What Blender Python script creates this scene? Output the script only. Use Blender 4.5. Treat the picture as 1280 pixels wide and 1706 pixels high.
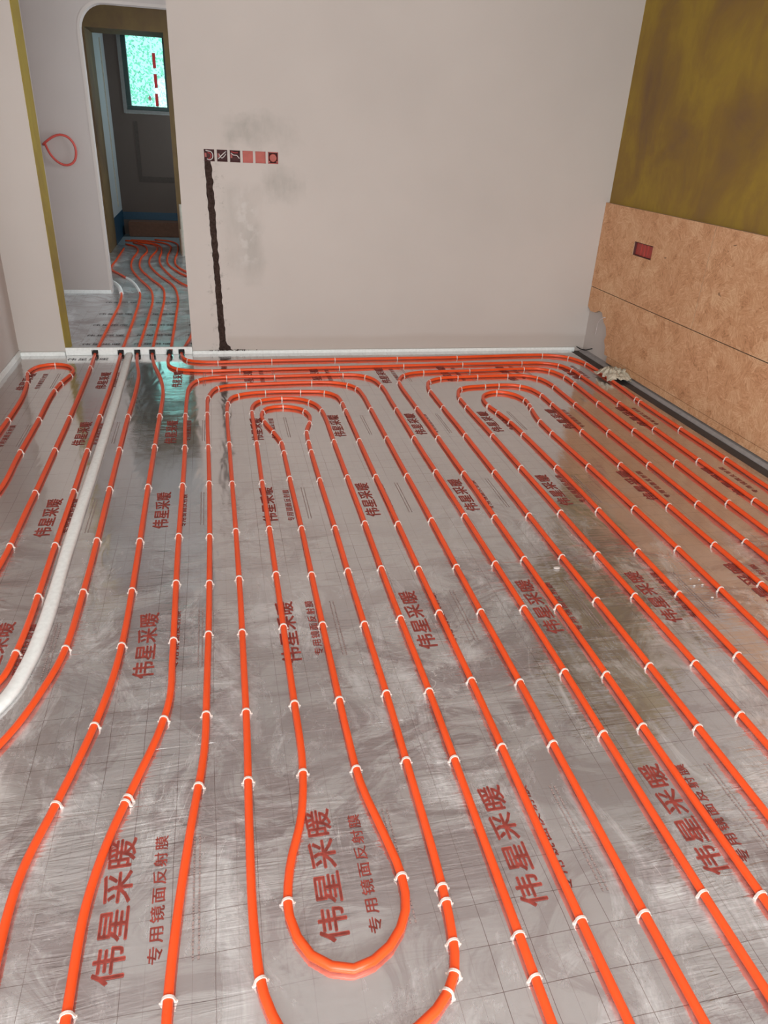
import bpy, bmesh, math, random
from mathutils import Vector, Matrix, noise

# ------------------------------------------------------------------ camera, world, light, exposure
scene = bpy.context.scene
COL = scene.collection
for o in list(bpy.data.objects):
    bpy.data.objects.remove(o)

cam_data = bpy.data.cameras.new('camera')
cam = bpy.data.objects.new('camera', cam_data)
COL.objects.link(cam)
cam_data.sensor_fit = 'HORIZONTAL'
cam_data.sensor_width = 36.0
cam_data.lens = 1201.2 / 1280 * 36.0
cam_data.clip_start = 0.05
right = Vector((0.97664, -0.20933, 0.04848))
up = Vector((0.05670, 0.46868, 0.88155))
back = Vector((-0.20726, -0.85821, 0.46960))
m = Matrix((right, up, back)).transposed().to_4x4()
m.translation = Vector((0, 0, 1.5))
cam.matrix_world = m
scene.camera = cam

world = bpy.data.worlds.new('sky')
scene.world = world
world.use_nodes = True
wb = world.node_tree.nodes['Background']
wb.inputs['Color'].default_value = (0.80, 0.93, 1.0, 1)
wb.inputs['Strength'].default_value = 1.9

def area_light(name, loc, rot, sx, sy, power, color):
    ld = bpy.data.lights.new(name, 'AREA')
    ld.shape = 'RECTANGLE'
    ld.size, ld.size_y = sx, sy
    ld.energy = power
    ld.color = color
    o = bpy.data.objects.new(name, ld)
    COL.objects.link(o)
    o.location = loc
    o.rotation_euler = rot
    return o

# daylight entering through the glazing behind the photographer
area_light('daylight_balcony', (-0.2, -2.40, 1.40), (math.radians(80), 0, 0), 3.5, 2.1, 232, (0.945, 1.0, 0.985))
# cool lamps added to brighten the hall, set at two invented side windows
area_light('added_hall_light_a', (1.17, 8.7, 1.45), (math.radians(90), 0, math.radians(90)), 1.0, 1.2, 24, (0.82, 0.94, 1.0))
area_light('added_hall_light_b', (1.17, 6.35, 1.45), (math.radians(90), 0, math.radians(90)), 1.0, 1.2, 20, (0.86, 0.95, 1.0))
area_light('added_far_room_light', (0.47, 10.9, 1.5), (math.radians(90), 0, math.radians(90)), 0.5, 0.9, 7, (0.75, 0.93, 1.0))  # unseen lamp added to brighten the left wall of the far room

scene.cycles.adaptive_threshold = 0.03
scene.cycles.max_bounces = 6
scene.cycles.diffuse_bounces = 3
scene.cycles.glossy_bounces = 3

scene.view_settings.view_transform = 'Standard'
scene.view_settings.look = 'None'
scene.view_settings.gamma = 1.0
scene.view_settings.use_curve_mapping = False
scene.view_settings.exposure = 0.0

# ------------------------------------------------------------------ helpers
def tag(o, label=None, cat=None, group=None, kind=None):
    if label: o['label'] = label
    if cat: o['category'] = cat
    if group: o['group'] = group
    if kind: o['kind'] = kind
    return o

def link(name, mesh, parent=None):
    o = bpy.data.objects.new(name, mesh)
    COL.objects.link(o)
    if parent: o.parent = parent
    return o

def from_bm(name, bm, mats, parent=None, smooth=False):
    bmesh.ops.recalc_face_normals(bm, faces=bm.faces)
    me = bpy.data.meshes.new(name)
    bm.to_mesh(me); bm.free()
    for mt in (mats if isinstance(mats, (list, tuple)) else [mats]):
        me.materials.append(mt)
    if smooth:
        for p in me.polygons: p.use_smooth = True
    return link(name, me, parent)

def bx(bm, x0, x1, y0, y1, z0, z1, mi=0):
    vs = [bm.verts.new((x, y, z)) for x in (x0, x1) for y in (y0, y1) for z in (z0, z1)]
    fs = []
    for q in ((0, 1, 3, 2), (4, 6, 7, 5), (0, 4, 5, 1), (2, 3, 7, 6), (0, 2, 6, 4), (1, 5, 7, 3)):
        f = bm.faces.new([vs[i] for i in q]); f.material_index = mi; fs.append(f)
    return fs        # -x +x -y +y -z +z

def box(name, mat, dims, parent=None, bevel=0):
    bm = bmesh.new(); bx(bm, *dims)
    if bevel:
        bmesh.ops.bevel(bm, geom=bm.edges[:], offset=bevel, segments=2, affect='EDGES')
    return from_bm(name, bm, mat, parent)

def catmull(pts, step=0.035):
    P = [Vector(p) for p in pts]
    P = [P[0] * 2 - P[1]] + P + [P[-1] * 2 - P[-2]]
    out = []
    for i in range(1, len(P) - 2):
        p0, p1, p2, p3 = P[i-1], P[i], P[i+1], P[i+2]
        # centripetal parametrisation: no overshoot on uneven spacing
        t0 = 0.0
        t1 = t0 + max((p1-p0).length, 1e-6) ** 0.5
        t2 = t1 + max((p2-p1).length, 1e-6) ** 0.5
        t3 = t2 + max((p3-p2).length, 1e-6) ** 0.5
        n = max(2, int((p2-p1).length / step))
        n = min(n, 14)
        for k in range(n):
            t = t1 + (t2-t1) * k / n
            A1 = (t1-t)/(t1-t0)*p0 + (t-t0)/(t1-t0)*p1
            A2 = (t2-t)/(t2-t1)*p1 + (t-t1)/(t2-t1)*p2
            A3 = (t3-t)/(t3-t2)*p2 + (t-t2)/(t3-t2)*p3
            B1 = (t2-t)/(t2-t0)*A1 + (t-t0)/(t2-t0)*A2
            B2 = (t3-t)/(t3-t1)*A2 + (t-t1)/(t3-t1)*A3
            out.append((t2-t)/(t2-t1)*B1 + (t-t1)/(t2-t1)*B2)
    out.append(P[-2])
    return out

def tube(bm, path, r, seg=12, cap=True):
    n = len(path); rings = []
    up_ref = Vector((0, 0, 1))
    prev = None
    for i, p in enumerate(path):
        t = (path[min(i+1, n-1)] - path[max(i-1, 0)]).normalized()
        if prev is None:
            ref = up_ref if abs(t.z) < 0.9 else Vector((1, 0, 0))
            u = t.cross(ref).normalized()
        else:
            u = (prev - t * prev.dot(t)).normalized()
        prev = u
        v = t.cross(u)
        rr = r[i] if isinstance(r, (list, tuple)) else r
        rings.append([bm.verts.new(p + u*rr*math.cos(2*math.pi*k/seg) + v*rr*math.sin(2*math.pi*k/seg)) for k in range(seg)])
    for a, b in zip(rings, rings[1:]):
        for k in range(seg):
            bm.faces.new((a[k], a[(k+1) % seg], b[(k+1) % seg], b[k]))
    if cap:
        bm.faces.new(rings[0][::-1]); bm.faces.new(rings[-1])

# ------------------------------------------------------------------ materials
class NT:
    """small wrapper to wire node trees"""
    def __init__(self, name, dims='3D'):
        self.dims = dims; self.cache = {}
        self.m = bpy.data.materials.new(name); self.m.use_nodes = True
        self.t = self.m.node_tree; self.N = self.t.nodes; self.L = self.t.links
        self.b = self.N['Principled BSDF']
        self.co = self.N.new('ShaderNodeTexCoord').outputs['Object']
    def new(self, typ, **kw):
        n = self.N.new(typ)
        for k, v in kw.items(): setattr(n, k, v)
        return n
    def put(self, sock, v):
        if isinstance(v, bpy.types.NodeSocket): self.L.new(v, sock)
        else: sock.default_value = v
    def math(self, op, a, b=None, c=None, clamp=False):
        n = self.new('ShaderNodeMath', operation=op); n.use_clamp = clamp
        for i, v in enumerate((a, b, c)):
            if v is not None: self.put(n.inputs[i], v)
        return n.outputs[0]
    def map(self, scale=(1, 1, 1), rot=(0, 0, 0), loc=(0, 0, 0), src=None):
        n = self.new('ShaderNodeMapping')
        n.inputs['Scale'].default_value = scale; n.inputs['Rotation'].default_value = rot; n.inputs['Location'].default_value = loc
        self.L.new(src or self.co, n.inputs['Vector'])
        return n.outputs[0]
    def noise(self, scale, detail=4, rough=0.55, vec=None, dist=0.0):
        n = self.new('ShaderNodeTexNoise')
        n.noise_dimensions = self.dims
        n.inputs['Scale'].default_value = scale; n.inputs['Detail'].default_value = detail
        n.inputs['Roughness'].default_value = rough; n.inputs['Distortion'].default_value = dist
        self.L.new(vec or self.co, n.inputs['Vector'])
        return n.outputs['Fac']
    def ramp(self, fac, stops, interp='LINEAR'):
        n = self.new('ShaderNodeValToRGB'); cr = n.color_ramp; cr.interpolation = interp
        while len(cr.elements) < len(stops): cr.elements.new(0.5)
        for e, (p, c) in zip(cr.elements, stops):
            e.position = p; e.color = c if len(c) == 4 else (*c, 1)
        self.L.new(fac, n.inputs['Fac'])
        return n.outputs['Color']
    def mix(self, fac, a, b, mode='MIX'):
        n = self.new('ShaderNodeMix', data_type='RGBA', blend_type=mode)
        self.put(n.inputs[0], fac)
        self.put(n.inputs[6], (*a, 1) if isinstance(a, tuple) and len(a) == 3 else a)
        self.put(n.inputs[7], (*b, 1) if isinstance(b, tuple) and len(b) == 3 else b)
        return n.outputs[2]
    def sep(self, vec=None):
        n = self.new('ShaderNodeSeparateXYZ'); self.L.new(vec or self.co, n.inputs[0]); return n.outputs
    def bump(self, h, strength=0.3, dist=0.01, normal=None):
        n = self.new('ShaderNodeBump'); n.inputs['Strength'].default_value = strength; n.inputs['Distance'].default_value = dist
        self.L.new(h, n.inputs['Height'])
        if normal: self.L.new(normal, n.inputs['Normal'])
        return n.outputs[0]
    def set(self, color=None, rough=None, metal=None, normal=None, spec=None):
        if color is not None: self.put(self.b.inputs['Base Color'], (*color, 1) if isinstance(color, tuple) and len(color) == 3 else color)
        if rough is not None: self.put(self.b.inputs['Roughness'], rough)
        if metal is not None: self.put(self.b.inputs['Metallic'], metal)
        if normal is not None: self.L.new(normal, self.b.inputs['Normal'])
        if spec is not None: self.put(self.b.inputs['Specular IOR Level'], spec)
        return self.m
    def patch(self, ax, a0, a1, b0, b1, soft, wob=0.05, wscale=9.0):
        """soft irregular stain: product of two smoothsteps on axes ax (e.g. (0,2)), edges broken up by noise"""
        s = self.sep()
        if wscale not in self.cache: self.cache[wscale] = self.math('SUBTRACT', self.noise(wscale, 3, 0.6), 0.5)
        w = self.math('MULTIPLY', self.cache[wscale], wob * 2)
        res = None
        for i, (lo, hi) in zip(ax, ((a0, a1), (b0, b1))):
            v = self.math('ADD', s[i], w)
            up_ = self.math('DIVIDE', self.math('SUBTRACT', v, lo), soft, clamp=True)
            dn = self.math('DIVIDE', self.math('SUBTRACT', hi, v), soft, clamp=True)
            k = self.math('MULTIPLY', up_, dn)
            res = k if res is None else self.math('MULTIPLY', res, k)
        return res

def simple(name, color, rough=0.6, metal=0.0, spec=0.5, var=0.06, scale=30):
    n = NT(name)
    dark = tuple(c * (1 - var*2) for c in color); light = tuple(min(1, c * (1 + var)) for c in color)
    n.set(n.ramp(n.noise(scale, 3), [(0.3, dark), (0.7, light)]), rough, metal, spec=spec)
    return n.m

def plaster(name, color, stains=False):
    n = NT(name)
    big = n.noise(0.9, 3)
    c = n.mix(n.ramp(big, [(0.35, (0, 0, 0)), (0.7, (1, 1, 1))]), tuple(k*0.95 for k in color), tuple(min(1, k*1.03) for k in color))
    if stains:
        grey = (0.40, 0.365, 0.335)
        brush = n.noise(7.0, 5, 0.65, n.map((1.0, 1.0, 0.35)))
        for (x0, x1, z0, z1, soft, amt, wob) in ((0.03, 0.34, 0.52, 1.16, 0.07, 0.55, 0.05), (0.30, 0.62, 1.00, 1.27, 0.10, 1.0, 0.10),
                                            (0.05, 0.62, 1.33, 1.56, 0.09, 0.85, 0.12), (0.16, 0.33, 0.45, 0.90, 0.05, 0.35, 0.04)):
            msk = n.patch((0, 2), x0, x1, z0, z1, soft, wob)
            msk = n.math('MULTIPLY', msk, n.math('MULTIPLY', n.ramp(brush, [(0.25, (0, 0, 0)), (0.75, (1, 1, 1))]), amt))
            c = n.mix(msk, c, grey)
        # pale skim marks
        msk = n.math('MULTIPLY', n.patch((0, 2), 0.12, 0.30, 0.60, 1.10, 0.06, 0.06, 14), n.ramp(n.noise(16, 4), [(0.5, (0, 0, 0)), (0.62, (1, 1, 1))]))
        c = n.mix(n.math('MULTIPLY', msk, 0.6), c, (0.66, 0.61, 0.58))
        # tide mark above the floor
        msk = n.patch((0, 2), 0.02, 2.95, -0.2, 0.135, 0.035, 0.03, 2.2)
        c = n.mix(n.math('MULTIPLY', msk, 0.30), c, (0.43, 0.33, 0.28))
        # trowelled grime beside the filled chase
        msk = n.patch((0, 2), -0.075, 0.085, 0.0, 1.3, 0.025, 0.05, 22)
        msk = n.math('MULTIPLY', msk, n.ramp(n.noise(26, 5, 0.7), [(0.55, (0, 0, 0)), (0.7, (1, 1, 1))]))
        c = n.mix(n.math('MULTIPLY', msk, 0.55), c, (0.30, 0.26, 0.235))
    n.set(c, 0.92, spec=0.2)
    return n.m

def foil(name, base=(0.715, 0.70, 0.70), rbase=0.11, crinkle=0.45, metal=0.92, worn=(2.0, 3.1)):
    n = NT(name, '2D')
    s = n.sep()
    wob = n.math('MULTIPLY', n.math('SUBTRACT', n.noise(3.0, 2), 0.5), 0.010)
    def lines(ax, period, half, off=0.0):
        v = n.math('ADD', n.math('ADD', s[ax], wob), off)
        f = n.math('ABSOLUTE', n.math('SUBTRACT', n.math('FRACT', n.math('DIVIDE', v, period)), 0.5))
        return n.math('LESS_THAN', f, half / period)
    lx = lines(0, 0.0925, 0.0007, 0.033); ly = lines(1, 0.0915, 0.0007, 0.045)
    lx2 = lines(0, 0.04625, 0.0005, 0.01)
    grid = n.math('MAXIMUM', n.math('MAXIMUM', n.math('MULTIPLY', lx, 0.75), n.math('MULTIPLY', lx2, 0.3)), n.math('MULTIPLY', ly, 0.75))
    grid = n.math('MULTIPLY', grid, n.ramp(n.noise(2.3, 3), [(0.35, (0.15, 0.15, 0.15)), (0.6, (1, 1, 1))]))
    # clean flat zones against rumpled, scuffed zones
    patch = n.ramp(n.noise(1.5, 2, 0.6, n.map(loc=(3, 9, 0))), [(0.42, (0.10, 0.10, 0.10)), (0.60, (1, 1, 1))])
    # trodden area in front of the doorway side of the room, ragged border
    yy = n.math('ADD', s[1], n.math('MULTIPLY', n.math('SUBTRACT', n.noise(1.3, 2, 0.6, n.map(loc=(6, 2, 0))), 0.5), 2.2))
    wear = n.math('DIVIDE', n.math('SUBTRACT', worn[1], yy), worn[1]-worn[0], clamp=True)
    patch = n.math('MULTIPLY', patch, n.math('ADD', n.math('MULTIPLY', wear, 0.78), 0.22))
    # scuffs and dust on the film
    scuff = n.noise(5.0, 6, 0.72, n.map((1.0, 0.55, 1)), 0.5)
    dust = n.math('MULTIPLY', n.ramp(scuff, [(0.50, (0, 0, 0)), (0.70, (1, 1, 1))]), n.math('ADD', n.math('MULTIPLY', wear, 0.8), 0.2))
    c = n.mix(n.math('MULTIPLY', dust, 0.40), base, (0.82, 0.80, 0.79))
    # greyish brown smears, broken up finely
    smear = n.noise(3.6, 6, 0.74, n.map((0.9, 1.2, 1), loc=(4, 2, 0)), 1.0)
    dull = n.math('MULTIPLY', n.ramp(smear, [(0.46, (0, 0, 0)), (0.56, (1, 1, 1))]), n.math('ADD', n.math('MULTIPLY', patch, 0.5), n.math('MULTIPLY', wear, 0.5)))
    c = n.mix(n.math('MULTIPLY', dull, 0.62), c, (0.38, 0.305, 0.305))
    # pale crease lines in the clear top film
    def creases(scale, vec, width):
        r = n.math('ABSOLUTE', n.math('SUBTRACT', n.noise(scale, 3, 0.6, vec, 0.5), 0.5))
        return n.math('SUBTRACT', 1.0, n.math('DIVIDE', r, width), clamp=True)
    cr = n.math('MAXIMUM', creases(2.4, n.map((1.0, 4.5, 1), (0, 0, 0.25), (5, 1, 0)), 0.010), creases(2.0, n.map((3.2, 1.1, 1), (0, 0, -0.3), (1, 6, 0)), 0.008))
    cr = n.math('MULTIPLY', cr, n.math('MULTIPLY', patch, n.ramp(n.noise(4, 3, 0.6, n.map(loc=(8, 8, 0))), [(0.42, (0, 0, 0)), (0.6, (1, 1, 1))])))
    c = n.mix(n.math('MULTIPLY', cr, 0.55), c, (0.88, 0.87, 0.86))
    c = n.mix(grid, c, (0.18, 0.10, 0.085))
    r = n.math('ADD', n.math('ADD', n.math('MULTIPLY', dust, 0.16), n.math('MULTIPLY', cr, 0.15)), rbase)
    # crinkles: taut ripples across the pipes, facets, fine weave
    rip = n.noise(2.2, 4, 0.62, n.map((1.2, 9.0, 1)), 0.6)
    fine = n.noise(2.0, 3, 0.6, n.map((2.2, 34.0, 1), (0, 0, 0.05), (2, 5, 0)), 0.8)
    rip2 = n.noise(2.6, 2, 0.6, n.map((3.0, 1.0, 1), loc=(7, 3, 0)), 0.4)
    vor = n.new('ShaderNodeTexVoronoi', feature='DISTANCE_TO_EDGE', voronoi_dimensions='2D'); vor.inputs['Scale'].default_value = 9.0
    n.L.new(n.map((1, 1.6, 1)), vor.inputs['Vector'])
    h = n.math('ADD', n.math('MULTIPLY', rip, patch), n.math('MULTIPLY', rip2, 0.35))
    h = n.math('ADD', h, n.math('MULTIPLY', n.math('MULTIPLY', fine, patch), 0.30))
    h = n.math('ADD', h, n.math('MULTIPLY', n.math('MULTIPLY', vor.outputs['Distance'], patch), 0.30))
    n.set(c, r, n.math('SUBTRACT', n.math('SUBTRACT', metal, n.math('MULTIPLY', wear, 0.13)), n.math('MULTIPLY', dust, 0.30)), n.bump(h, crinkle, 0.012))
    return n.m

def osb(name):
    """strand board: cells of random direction, each with its own stretched grain"""
    n = NT(name)
    layers = []
    for k, (sc, off) in enumerate(((13.0, (0, 0, 0)), (17.0, (3.3, 1.7, 5.1)), (10.0, (8.1, 4.2, 2.7)))):
        src = n.map((1, 1, 1), loc=off)
        v = n.new('ShaderNodeTexVoronoi', feature='F1'); v.inputs['Scale'].default_value = sc; v.inputs['Randomness'].default_value = 1.0
        wv = n.new('ShaderNodeVectorMath', operation='ADD'); n.L.new(src, wv.inputs[0])
        nz = n.new('ShaderNodeTexNoise'); nz.inputs['Scale'].default_value = 22; n.L.new(src, nz.inputs['Vector'])
        sv = n.new('ShaderNodeVectorMath', operation='SCALE'); n.L.new(nz.outputs['Color'], sv.inputs[0]); sv.inputs['Scale'].default_value = 0.03
        n.L.new(sv.outputs[0], wv.inputs[1]); n.L.new(wv.outputs[0], v.inputs['Vector'])
        sp = n.new('ShaderNodeSeparateColor'); n.L.new(v.outputs['Color'], sp.inputs[0])
        rot = n.new('ShaderNodeVectorRotate', rotation_type='X_AXIS'); n.L.new(src, rot.inputs['Vector'])
        n.L.new(n.math('MULTIPLY', sp.outputs[0], 3.14), rot.inputs['Angle'])
        grain = n.noise(7.0, 4, 0.7, n.map((1, 2.0, 20), src=rot.outputs[0]), 0.3)
        layers.append(n.math('ADD', n.math('MULTIPLY', grain, 0.92), n.math('MULTIPLY', sp.outputs[1], 0.15)))
    tot = n.math('ADD', n.math('MULTIPLY', n.math('MAXIMUM', layers[0], layers[1]), 0.68), n.math('MULTIPLY', layers[2], 0.30))
    c = n.ramp(tot, [(0.41, (0.43, 0.20, 0.09)), (0.50, (0.69, 0.355, 0.185)), (0.57, (0.76, 0.42, 0.235)), (0.65, (0.88, 0.58, 0.34))])
    big = n.ramp(n.noise(2.2, 4), [(0.35, (0, 0, 0)), (0.7, (1, 1, 1))])
    c = n.mix(n.math('MULTIPLY', big, 0.22), c, (0.60, 0.30, 0.145))
    knots = n.ramp(n.noise(10, 2, 0.5, n.map((1, 0.8, 2.0), (0.6, 0, 0), (2, 8, 5)), 0.4), [(0.215, (1, 1, 1)), (0.235, (0, 0, 0))])
    c = n.mix(n.math('MULTIPLY', knots, 0.7), c, (0.13, 0.06, 0.03))
    n.set(c, 0.66, normal=n.bump(tot, 0.2, 0.004), spec=0.3)
    return n.m

def olive(name, a, b, d):
    n = NT(name)
    f = n.noise(1.8, 5, 0.6, n.map((1, 1, 0.8)), 0.5)
    c = n.ramp(f, [(0.33, d), (0.47, a), (0.60, b), (0.72, a)])
    st = n.ramp(n.noise(2.5, 5, 0.7, n.map((3, 3, 0.5))), [(0.45, (0, 0, 0)), (0.75, (1, 1, 1))])
    c = n.mix(n.math('MULTIPLY', st, 0.35), c, tuple(k*0.8 for k in a))
    n.set(c, 0.75, spec=0.35)
    return n.m

PLASTER = (0.605, 0.535, 0.50)
M = {
    'wall': plaster('grey_pink_plaster', PLASTER, True),
    'wall_plain': plaster('pink_plaster', (0.63, 0.555, 0.52)),
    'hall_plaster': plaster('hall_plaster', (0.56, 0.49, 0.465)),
    'ceil': olive('bare_ceiling', (0.74, 0.70, 0.68), (0.80, 0.76, 0.74), (0.60, 0.55, 0.54)),
    'olive': olive('olive_primer', (0.30, 0.180, 0.042), (0.385, 0.250, 0.038), (0.225, 0.130, 0.055)),
    'jamb': olive('yellow_olive_primer', (0.36, 0.25, 0.045), (0.42, 0.31, 0.05), (0.26, 0.17, 0.05)),
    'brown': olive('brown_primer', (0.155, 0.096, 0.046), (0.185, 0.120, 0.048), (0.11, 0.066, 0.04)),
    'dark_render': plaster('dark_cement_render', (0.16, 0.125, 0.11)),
    'blue_grey': plaster('blue_grey_render', (0.52, 0.54, 0.55)),
    'slab': simple('concrete_slab', (0.075, 0.058, 0.052), 0.9),
    'foil': foil('mirror_foil'),
    'foil_hall': foil('crinkled_hall_foil', (0.74, 0.77, 0.79), 0.30, 0.9, 0.90, (20, 21)),
    'osb': osb('strand_board'),
    'osb_edge': simple('board_edge', (0.55, 0.37, 0.24), 0.8),
    'pipe': simple('orange_pipe_plastic', (0.94, 0.092, 0.014), 0.30, spec=0.5, var=0.04, scale=6),
    'clip': simple('white_clip_plastic', (0.86, 0.72, 0.66), 0.4),
    'black': simple('black_rubber_foam', (0.012, 0.011, 0.012), 0.8),
    'foam': simple('white_foam', (0.92, 0.925, 0.91), 0.75, var=0.04, scale=60),
    'grey_foam': simple('grey_edge_foam', (0.34, 0.31, 0.305), 0.7),
    'print': simple('dark_red_ink', (0.54, 0.105, 0.08), 0.55, var=0.2, scale=40),
    'print_pale': simple('faded_red_ink', (0.52, 0.40, 0.38), 0.4, 0.5),
    'print_black': simple('black_ink', (0.055, 0.04, 0.045), 0.5),
    'mortar': simple('brown_mortar', (0.058, 0.036, 0.030), 0.95, spec=0.1, var=0.25, scale=60),
    'box_red': simple('red_plastic_box', (0.50, 0.075, 0.06), 0.5),
    'box_dark': simple('maroon_box_inside', (0.10, 0.025, 0.025), 0.7),
    'cover_red': simple('salmon_box_cover', (0.47, 0.10, 0.075), 0.6),
    'wire_white': simple('white_wire', (0.72, 0.62, 0.60), 0.5),
    'wire_red': simple('red_wire', (0.55, 0.06, 0.06), 0.45),
    'frame': simple('dark_green_aluminium', (0.018, 0.05, 0.048), 0.4, 0.3),
    'frame_grey': simple('grey_aluminium', (0.20, 0.21, 0.21), 0.45, 0.4),
    'blue': simple('blue_waterproof_coat', (0.008, 0.065, 0.125), 0.5),
    'brick_brown': simple('brown_step_render', (0.20, 0.10, 0.065), 0.9),
    'cement': simple('grey_blue_cement', (0.30, 0.36, 0.39), 0.6),
    'pvc': simple('cream_pvc', (0.62, 0.58, 0.49), 0.5),
    'cloth': simple('grubby_beige_cloth', (0.62, 0.55, 0.44), 0.95, spec=0.1, var=0.12, scale=35),
    'leaf': simple('leaf_green', (0.50, 0.80, 0.58), 0.6, var=0.2, scale=3),
    'bark': simple('bark', (0.12, 0.09, 0.06), 0.9),
    'smear': simple('dark_skim', (0.115, 0.092, 0.082), 0.9, spec=0.2),
    'ring': simple('red_conduit', (0.66, 0.085, 0.065), 0.4),
    'film': simple('clear_tape', (0.66, 0.64, 0.62), 0.25, 0.5, var=0.1, scale=14),
}
def glass(name, tint):
    n = NT(name)
    tr = n.new('ShaderNodeBsdfTransparent'); tr.inputs['Color'].default_value = (*tint, 1)
    gl = n.new('ShaderNodeBsdfGlossy'); gl.inputs['Roughness'].default_value = 0.03
    mx = n.new('ShaderNodeMixShader'); fr = n.new('ShaderNodeFresnel'); fr.inputs['IOR'].default_value = 1.45
    n.L.new(fr.outputs[0], mx.inputs[0]); n.L.new(tr.outputs[0], mx.inputs[1]); n.L.new(gl.outputs[0], mx.inputs[2])
    n.L.new(mx.outputs[0], n.N['Material Output'].inputs['Surface'])
    n.N.remove(n.b)
    return n.m
M['glass'] = glass('green_tinted_glass', (0.66, 0.95, 0.90))
M['glass_clear'] = glass('clear_glass', (0.97, 0.98, 0.98))

def translucent(name, col):
    n = NT(name)
    a = n.new('ShaderNodeBsdfTranslucent'); a.inputs['Color'].default_value = (*col, 1)
    n.put(n.b.inputs['Base Color'], (*col, 1))
    mx = n.new('ShaderNodeMixShader'); mx.inputs[0].default_value = 0.92
    n.L.new(n.b.outputs[0], mx.inputs[1]); n.L.new(a.outputs[0], mx.inputs[2])
    n.L.new(mx.outputs[0], n.N['Material Output'].inputs['Surface'])
    return n.m
M['sticker'] = translucent('red_sticker', (1.0, 0.20, 0.22))

# ------------------------------------------------------------------ room shell
BW, RW, LW, CEIL = 5.29, 2.86, -1.36, 2.66
FRONT, ALC = -2.5, -2.8          # wall behind the camera, far wall of the side recess
def structure(o, label):
    return tag(o, label, kind='structure')

slab = structure(box('floor', M['slab'], (-3.0, 3.0, FRONT-0.2, 11.6, -0.15, -0.012)), 'bare concrete floor slab under the silver foil')

def foil_sheet(x0, x1, y0, y1, z, label, mat=None):
    bm = bmesh.new(); bx(bm, x0, x1, y0, y1, -0.012, z)
    o = from_bm('foil_sheet', bm, mat or M['foil'], slab)
    return tag(o, label)
sheet_far = foil_sheet(ALC, 2.722, 1.49, 5.262, 0.0, 'silver printed foil sheet over the far part of the room')
sheet_near = foil_sheet(ALC, 2.722, FRONT+0.05, 1.49, -0.0002, 'silver printed foil sheet nearest the camera')
sheet_hall = foil_sheet(-1.40, 1.18, 5.283, 10.33, 0.0, 'silver foil sheet running through the hall', M['foil_hall'])

# back wall, with the passage opening and six socket holes
SX = [-0.040 + 0.0815*i for i in range(6)]
SW, SZ0, SZ1 = 0.066, 1.256, 1.326
bm = bmesh.new()
bx(bm, LW-0.14, -1.06, BW, 5.52, -0.03, CEIL)
fs = bx(bm, -1.06, -0.205, BW, 5.52, 2.42, CEIL)
jm = bx(bm, -1.065, -1.06, BW+0.001, 5.52, -0.03, 2.42, 1)
xs = [-0.205]
for x in SX: xs += [x, x+SW]
xs.append(RW+0.14)
zs = [-0.03, SZ0, SZ1, CEIL]
for i in range(len(xs)-1):
    for k in range(3):
        hole = (k == 1 and i % 2 == 1)
        bx(bm, xs[i], xs[i+1], BW + (0.055 if hole else 0), 5.52, zs[k], zs[k+1])
wall_back = structure(from_bm('wall_back', bm, [M['wall'], M['jamb']]), 'pinkish grey plastered end wall with a passage opening on the left')
# olive primed lining of the passage's left side
box('opening_lining', M['jamb'], (-1.0602, -1.0565, BW+0.0005, 5.5195, 0, 2.42), wall_back)

bm = bmesh.new(); bx(bm, LW-0.14, LW, 3.3, BW, -0.03, CEIL)
wall_left = structure(from_bm('wall_left', bm, M['wall_plain']), 'pale pink plastered wall on the left')
bm = bmesh.new()
bx(bm, ALC-0.14, LW-0.14, 3.3, 3.44, -0.03, CEIL); bx(bm, ALC-0.14, ALC, FRONT, 3.3, -0.03, CEIL)
structure(from_bm('wall_recess', bm, M['wall_plain']), 'plastered walls of the side recess')
bm = bmesh.new(); bx(bm, RW, RW+0.14, 3.25, BW, -0.03, CEIL); bx(bm, RW, RW+0.14, FRONT, 3.25, -0.03, CEIL, 1)
wall_right = structure(from_bm('wall_right', bm, [M['olive'], M['wall_plain']]), 'olive primed wall above the strand boards on the right')
# bare plaster left where the lower board is cut away
bm = bmesh.new(); bx(bm, RW-0.004, RW, 4.70, BW, -0.02, 0.42)
tag(from_bm('bare_plaster', bm, M['wall_plain'], wall_right), 'patch of pale plaster in the room corner')
bm = bmesh.new()
for d in ((-2.94, -2.0, 0, CEIL), (1.6, 3.0, 0, CEIL), (-2.0, 1.6, 2.45, CEIL), (-2.0, 1.6, -0.03, 0.25)):
    bx(bm, d[0], d[1], FRONT-0.14, FRONT, d[2], d[3])
structure(from_bm('wall_front', bm, M['wall_plain']), 'wall behind the camera with wide glazing')
w2 = structure(box('window_2', M['glass_clear'], (-2.0, 1.6, FRONT-0.08, FRONT-0.07, 0.25, 2.45)), 'wide glazing behind the camera')
bm = bmesh.new()
for x in (-2.0, -0.82, 0.36, 1.54): bx(bm, x, x+0.06, FRONT-0.11, FRONT-0.04, 0.25, 2.45)
for z in (0.25, 2.39): bx(bm, -2.0, 1.6, FRONT-0.11, FRONT-0.04, z, z+0.06)
from_bm('window_frame', bm, M['frame_grey'], w2)
structure(box('ceiling', M['ceil'], (-3.0, 3.0, FRONT-0.14, 11.6, CEIL, CEIL+0.12)), 'plain plastered ceiling')

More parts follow.
